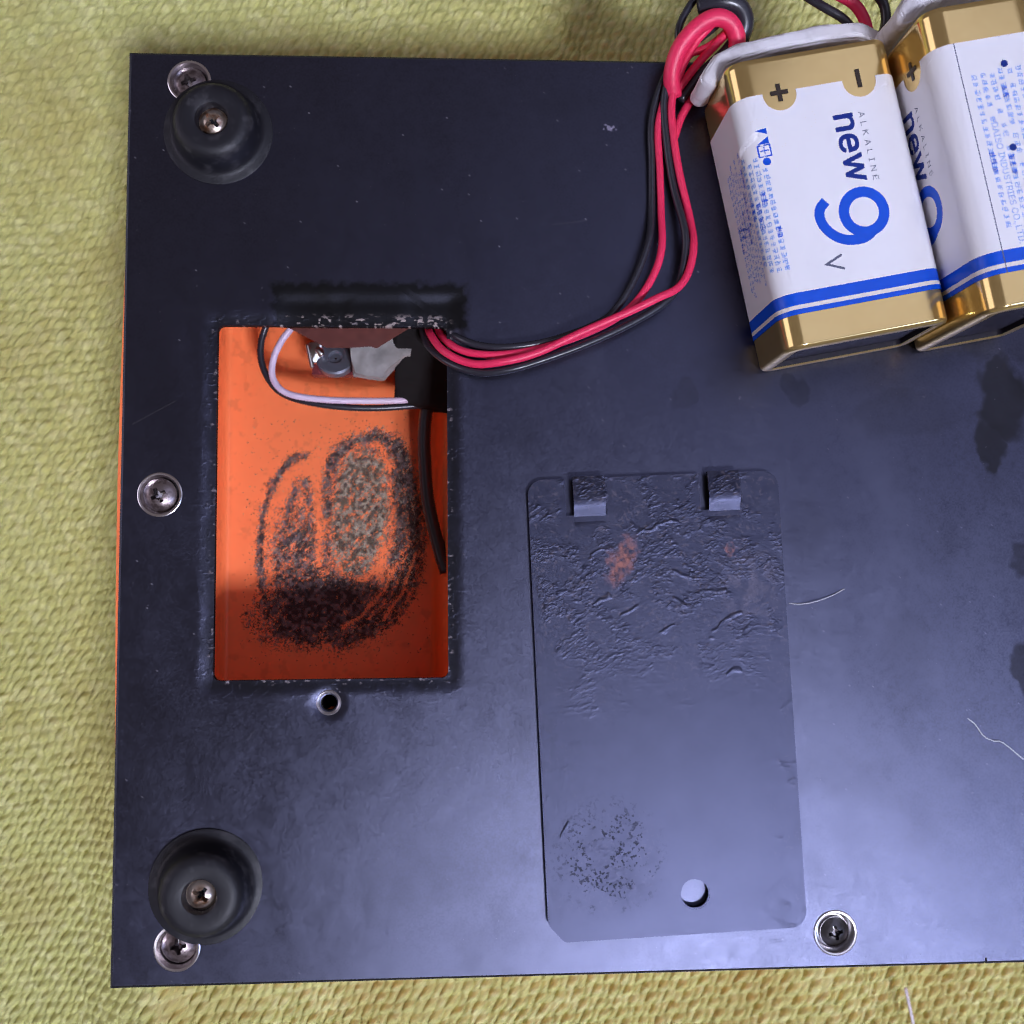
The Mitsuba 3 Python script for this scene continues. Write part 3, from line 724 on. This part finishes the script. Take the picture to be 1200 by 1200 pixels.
def build_battery(key, u, v, z, A, B, label, second):
    bt = Battery(key, u, v, z, A, B)
    r = random.Random(11 + second)
    # case: the drawn can with rolled ends
    ns = 132
    ss = np.linspace(0, PER, ns, endpoint=False)
    half = BL / 2
    prof = [(-half + .25, -2.05), (-half + .05, -1.9), (-half, -1.6), (-half, -1.0), (-half + .12, -.4), (-half + .5, -.06), (-half + .9, 0), (half - 1.1, 0), (half - .5, -.08), (half - .12, -.35), (half, -.8), (half - .1, -1.3), (half - .3, -4.0)]
    rows = [bt.at(ss, np.full(ns, t), o) for t, o in prof]
    vtx = np.vstack(rows)
    i, j = np.meshgrid(np.arange(len(prof) - 1), np.arange(ns), indexing='ij')
    q = np.stack([i * ns + j, i * ns + (j + 1) % ns, (i + 1) * ns + (j + 1) % ns, (i + 1) * ns + j], -1).reshape(-1, 4)
    add(f'{key}__case', (vtx, q), 'gold_foil', 38, 'shiny gold metal can')
    def end_plate(t, o):
        ring = bt.at(ss, np.full(ns, t), o)
        c = ring.mean(0)
        return np.vstack([ring, c]), np.array([[k, (k + 1) % ns, ns] for k in range(ns)])
    wall = np.vstack([bt.at(ss, np.full(ns, t), o) for t, o in ((-half + .2, -2.0), (-half + 1.1, -2.1))])
    jj = np.arange(ns)
    wq = np.stack([jj, (jj + 1) % ns, (jj + 1) % ns + ns, jj + ns], -1)
    add(f'{key}__end_plate', join((wall, wq), end_plate(-half + 1.1, -2.1)), 'dark_recess', False, 'dark recessed bottom end of the battery')
    add(f'{key}__terminal_plate', end_plate(half - .35, -3.2), 'dark_plastic', False)
    for a in (-6.4, 6.4):
        stud = lathe([(3.1, 0), (3.1, 1.6), (2.7, 2.2), (2.2, 2.3), (.1, 2.0)], (0, 0, 0), 28)
        p = bt.O + stud[0][:, :1] * A + stud[0][:, 1:2] * B + (half - .3 + stud[0][:, 2:3]) * VV + a * A
        add(f'{key}__terminal', (p, stud[1]), 'nickel', 30)
    # paper sleeve with the two round gold windows, blue bands below
    top, low = 17.5, -14.9
    s_lo, s_hi = 15.6 - PER, 15.6
    sleeve = sbox(s_lo, low, s_hi, top)
    for a in (-6.3, 6.9):
        sleeve = sleeve.difference(Point(a, top - .35).buffer(2.75, quad_segs=20))
    bt.decal('label_sleeve', sleeve, .11, 'paper', .9, 'white paper sleeve')
    bt.decal('blue_band', sbox(s_lo, low - 1.95, s_hi, low), .13, 'blue_print', .9)
    bt.decal('pale_band', sbox(s_lo, low - 2.6, s_hi, low - 1.95), .12, 'pale_line', .9)
    bt.decal('thin_blue_band', sbox(s_lo, low - 3.4, s_hi, low - 2.6), .13, 'blue_print', .9)
    cross = unary_union([sbox(-1.45, -.36, 1.45, .36), sbox(-.36, -1.45, .36, 1.45)])
    ap, am = (6.9, -6.3) if second else (-6.3, 6.9)      # seen from its other side the poles change places
    bt.decal('plus_sign', affinity.translate(cross, ap, top - .15), .14, 'brown_print', .6)
    bt.decal('minus_sign', sbox(am - .36, top - 1.5, am + .36, top + 1.5), .14, 'brown_print', .6)
    # print on the front face
    w = text2d('new', 4.35, True)
    w = (w[0] * [11.2 / np.ptp(w[0][:, 0]), 3.35 / np.ptp(w[0][:, 1])], w[1])
    w = (w[0] - [w[0][:, 0].min(), w[0][:, 1].min()], w[1])
    bt.decal('lettering', place_text(w, 1.25, 12.1), .2, 'deep_blue_print', 0)
    t = text2d('ALKALINE', .98, False, 1.0, .62)
    t = (t[0] * [11.3 / np.ptp(t[0][:, 0]), 1], t[1])
    bt.decal('lettering', place_text(t, 5.55, 12.0), .2, 'grey_print', 0)
    n9 = nine()
    n9 = affinity.affine_transform(n9, [0, 1, -1, 0, 2.9, -4.1])      # (x, y) -> (s = y, t = -x)
    bt.decal('numeral', n9, .2, 'blue_print', .8)
    vee = LineString([(-2.15, -10.2), (-4.85, -11.35), (-2.15, -12.5)]).buffer(.19, cap_style=2, join_style=2)
    bt.decal('volt_letter', vee, .2, 'grey_print', .5)
    # small print round the left side
    mark = unary_union([sbox(-11.6, 7.5, -9.7, 9.3).exterior.buffer(.12), Polygon([(-11.6, 9.5), (-9.7, 9.5), (-9.7, 10.6)]), Polygon([(-11.5, 11.8), (-9.7, 11.0), (-9.7, 12.0)]), sbox(-11.3, 8.3, -10.0, 8.5), sbox(-10.75, 7.8, -10.6, 9.1)])
    bt.decal('warning_mark', mark, .2, 'blue_print', 0)
    bt.decal('bullet', Point(-10.65, 6.6).buffer(.62), .2, 'blue_print', 0)
    lines, bolder = [], []
    for k in range(11):
        s0 = -11.6 - 1.12 * k
        t0 = 5.7 if k == 0 else 9.0 + r.uniform(-2, 1.5) if k < 4 else 8 + r.uniform(-1, 3)
        lines += strokes(s0, t0, t0 + 10.8 + r.uniform(-1.5, 1), 1.0, r, 1.0)
        bolder += strokes(s0, t0 - r.uniform(1, 16), r.uniform(1.5, 5), 1.1, r, 1.0)
    bt.decal('small_print', rects(lines), .2, 'faint_print', 0)
    bt.decal('small_print', rects(bolder), .215, 'blue_print', 0)
    # maker's print beyond the seam of the sleeve
    seam = sbox(15.55, low - 3.4, 15.72, top)
    bt.decal('sleeve_seam', seam, .14, 'grey_print', 1.2)
    lines, bolder = [], []
    for k in range(9):
        s0 = 17.0 + 1.42 * k
        if k == 1:
            continue
        t0 = 12.6 - r.uniform(0, .6)
        lines += strokes(s0, t0, 26.5 - r.uniform(0, 4), 1.08, r, .84)
        bolder += strokes(s0, t0 - r.uniform(2, 18), r.uniform(1.2, 3.6), 1.1, r, 1.0)
    lines += strokes(18.42, 12.3, 7.5, 1.08, r, .8)
    bt.decal('small_print', rects(lines), .2, 'faint_print', 0)
    bt.decal('small_print', rects(bolder), .215, 'blue_print', 0)
    bt.decal('bullet', unary_union([Point(22.6, 13.1).buffer(.55), Point(20.9, .2).buffer(.55), Point(22.7, -5.0).buffer(.55)]), .22, 'deep_blue_print', 0)
    t = text2d('DAISO INDUSTRIES CO.,LTD.', 1.0, False)
    t = (t[0] * [18.8 / np.ptp(t[0][:, 0]), 1], t[1])
    bt.decal('lettering', place_text(t, 18.45, 4.5), .2, 'faint_print', 0)
    labels[key] = {'label': label, 'category': 'battery', 'group': 'nine volt batteries'}
    return bt

build_battery('battery', 109.5, -51.9, BH / 2 + .1, UU, ZZ, 'gold and white nine volt battery lying flat with its large blue 9 in full view', 0)
build_battery('battery_001', 123.6 + BH / 2, -53.5, BW / 2 + .1, ZZ, -UU, 'gold and white nine volt battery on its narrow side, cut off at the right edge', 1)

# ---------------------------------------------------------------- battery snaps and their leads
def pu(u, v, z):
    return UU * u + VV * v + ZZ * z

def strap(points, r, zlo, zhi, wob):
    """A soft vinyl strap standing on edge, following the points (u, v)."""
    line = LineString(points)
    layers = [(r - .75, zlo, zhi), (r - .35, zlo + .15, zhi - .25), (r, zlo + .6, zhi - .8)]
    m = m3.Manifold.batch_boolean([man_ex(line.buffer(w, quad_segs=6, cap_style=1), b - a, a) for w, a, b in layers], m3.OpType.Add).refine_to_length(.8)
    t = trimesh.Trimesh(*arr(m), process=True)
    trimesh.smoothing.filter_taubin(t, .5, .53, 4)
    q = np.array(t.vertices)
    v = q[:, :1] * UU + q[:, 1:2] * VV + q[:, 2:] * ZZ
    v += wob * (np.stack([meshkit.fbm(v * .18, 2, 1), meshkit.fbm(v * .18, 2, 2), meshkit.fbm(v * .18, 2, 3)], -1) - .5)
    return v, np.array(t.faces)

s1, s2 = 'battery_snap', 'battery_snap_001'
labels[s1] = {'label': 'pale grey battery snap on the flat battery, its lead tied in a red knot', 'category': 'battery snap', 'group': 'battery snaps with leads'}
labels[s2] = {'label': 'grey battery snap on the battery that is cut off at the right edge', 'category': 'battery snap', 'group': 'battery snaps with leads'}
add(s1 + '__cap', strap([(94.6, -27.6), (97.0, -25.2), (101, -24.0), (108, -23.6), (116, -23.4), (121.5, -23.9), (123.4, -25.3)], 1.55, 4.2, 12.6, .9), 'grey_vinyl', 40, 'pale grey vinyl snap cap')
add(s2 + '__cap', strap([(124.6, -26.8), (127.5, -24.6), (131.5, -23.6), (136, -23.2), (140, -24)], 1.7, 4, 22.0, 1.2), 'grey_vinyl', 40, 'grey vinyl snap cap')

RO = [(97.6, 0.2, 5.5), (95.2, -4.3, 4.2), (93.8, -9.4, 3.0), (94.2, -15.6, 2.4), (95.3, -22.2, 1.9), (96.9, -29.3, 1.5), (97.0, -34.9, 3.38), (95.9, -39.5, 3.68), (93.8, -42.5, 4.28), (90.3, -44.4, 5.0), (85.4, -46.7, 4.6), (77.5, -50.1, 4.2), (70.1, -53.5, 4.0), (64.2, -55.1, 3.9), (58.9, -55.1, 2.34), (54.3, -52.7, 0.6), (51.7, -48.6, -3.5), (51.0, -45, -9.0), (50, -40, -12.0)]
BO = [(95.6, 0.2, 5.0), (93.5, -4.5, 3.8), (92.5, -9.2, 2.7), (93.0, -15.9, 2.0), (94.1, -23.6, 1.5), (95.6, -31.7, 2.82), (95.5, -36.8, 2.72), (94.0, -42.1, 2.72), (91.4, -45.0, 3.2), (85.4, -48.6, 3.2), (77.5, -52.2, 3.2), (70.1, -54.9, 3.2), (65.2, -56.3, 3.2), (60.4, -56.6, 2.12), (55.3, -54.6, -0.2), (51.3, -50.4, -4.5), (49.8, -45, -9.0), (49, -40, -12.0)]
RI = [(96.6, -1.4, 4.0), (93.4, -6.8, 2.6), (92.0, -10.9, 2.0), (91.6, -14.5, 1.5), (91.9, -20.7, 1.0), (92.0, -27.8, 0.8), (91.6, -34.9, 2.7), (90.0, -39.9, 2.7), (86.9, -44.5, 2.7), (83.0, -47.6, 2.7), (76.6, -50.6, 2.65), (69.4, -52.8, 2.65), (63, -53.6, 2.41), (58, -52.8, 1.07), (55.0, -50.8, -1.0), (53.0, -47, -6.0), (52, -41, -11.0)]
BI = [(95.2, -0.6, 3.4), (92.5, -5.0, 2.2), (91.0, -9.1, 1.6), (90.4, -13.3, 1.2), (90.5, -19.4, 0.85), (90.3, -27.6, 0.75), (89.4, -33.7, 2.35), (87.1, -39.8, 2.35), (84.0, -45.0, 2.35), (80.5, -48.0, 2.3), (72.6, -51.0, 2.3), (65.7, -52.2, 2.3), (60.4, -51.8, 1.48), (56.4, -49.8, -0.52), (54.2, -46.5, -5.0), (53.4, -41, -10.0)]
KN = [(99.2, 1.6), (101.2, 3.0), (102.4, 4.4)]
tail_r = [(100.2, 3.6, 8.4), (98.6, 1.4, 7.2)]
add(s1 + '__red_wire', tube([(104.5, 8.5, 7), (102.6, 5.4, 7.2), (100.0, 2.6, 6.6)] + RO, .68), 'red_vinyl', True)
add(s1 + '__black_wire', tube([(103.2, 9.5, 6), (100.6, 5.4, 6.2), (98.2, 2.8, 5.8)] + BO, .64), 'black_vinyl', True)
add(s2 + '__red_wire', tube([(106.8, 7.5, 4), (104.2, 3.8, 4.8), (101.0, .6, 4.9), (98.6, -.6, 4.5)] + RI, .66), 'red_vinyl', True)
add(s2 + '__black_wire', tube([(105.6, 9.2, 4), (102.2, 4.6, 4.4), (98.6, 1.6, 4.2)] + BI, .62), 'black_vinyl', True)
add(s1 + '__knot', tube([(94.4, -7.7, 2.2), (93.6, -5.1, 4.4), (94.4, -1.7, 6.4), (96.9, 1.2, 7.9), (100.1, 2.9, 8.6), (102.9, 2.4, 8.2), (104.5, 0.1, 6.9), (104.1, -2.7, 5.2), (101.7, -5.1, 3.2), (98.7, -5.9, 2.0)], 1.46, 18), 'red_vinyl', True, 'thick red loop knotted round the wires')
add(s1 + '__knot', tube([(94.9, 0.1, 4.6), (94.9, 3.1, 5.2), (96.7, 6.7, 5.6), (99.5, 10.0, 6)], 0.66), 'black_vinyl', True, 'thin black loop at the knot')
add(s1 + '__knot', tube([(98.1, 5.9, 6.4), (101.5, 6.1, 8.0), (104.5, 5.5, 7.8), (105.9, 3.3, 6.8), (105.3, 0.9, 5.4)], 1.65, 16), 'black_vinyl', True, 'thick black sleeve at the knot')
add(s1 + '__red_wire', tube([(106, 7.0, 3.6), (104.4, 3.4, 6.0), (101.6, .4, 5.8), (98.2, -2.9, 4.4), (95.0, -6.8, 2.9)], .72), 'red_vinyl', True)
add(s2 + '__black_wire', tube([(107.2, 6.0, 3.6), (105.0, 2.2, 5.4), (102.6, -.9, 5.0), (99.0, -4.0, 3.6), (95.6, -8.4, 2.2)], .70), 'black_vinyl', True)
add(s2 + '__red_wire', tube([(107.8, 4.2, 3.2), (105.6, .6, 4.8), (103.2, -2.4, 4.2), (99.8, -5.2, 2.6), (96.2, -10.2, 1.4), (94.6, -14.5, .9)], .74), 'red_vinyl', True)
# the other ends of the first lead come back down to its cap
add(s1 + '__red_wire', tube([(114, 12, 8), (117.6, 8.6, 8.6), (121.4, 7.4, 8.8), (124.6, 5.8, 8.4), (126.6, 3.4, 7.6), (127.6, .6, 6.6)], .95), 'red_vinyl', True)
add(s1 + '__black_wire', tube([(120, 12, 7), (123.6, 9.0, 8.4), (127.0, 8.4, 8.8), (129.6, 6.4, 8.2), (130.4, 3.4, 7.2), (129.6, .8, 6.2)], .85), 'black_vinyl', True)
add(s1 + '__black_wire', tube([(115, 10, 6), (119.6, 6.6, 6.6), (123.2, 4.6, 6.4), (125.6, 2.4, 5.8)], .75), 'black_vinyl', True)

# ---------------------------------------------------------------- lint lying about
def fibre(pts, r, label):
    add('lint_fibre', tube(pts, r, 6, .5), 'lint', True, label, 'lint', 'lint fibres')
fibre([(112.8, -96.1, .12), (115, -96.2, .3), (117.3, -95.8, .5), (120.3, -94.8, .3), (122.5, -93.7, .12)], .075, 'fine pale hair lying right of the rusty cover')
fibre([(143.2, -116.0, .12), (144.4, -117.0, .3), (145.7, -118.9, .35), (147.4, -119.8, .3), (149.0, -120.1, .35), (152.6, -123.0, .15)], .10, 'curled pale hair near the right edge of the plate')
fibre([(149.4, -177.6, -42.6), (149.9, -181, -42.2), (150.7, -185.2, -42.3), (151.2, -188, -42.5)], .34, 'thick pale fibre on the cloth below the plate')
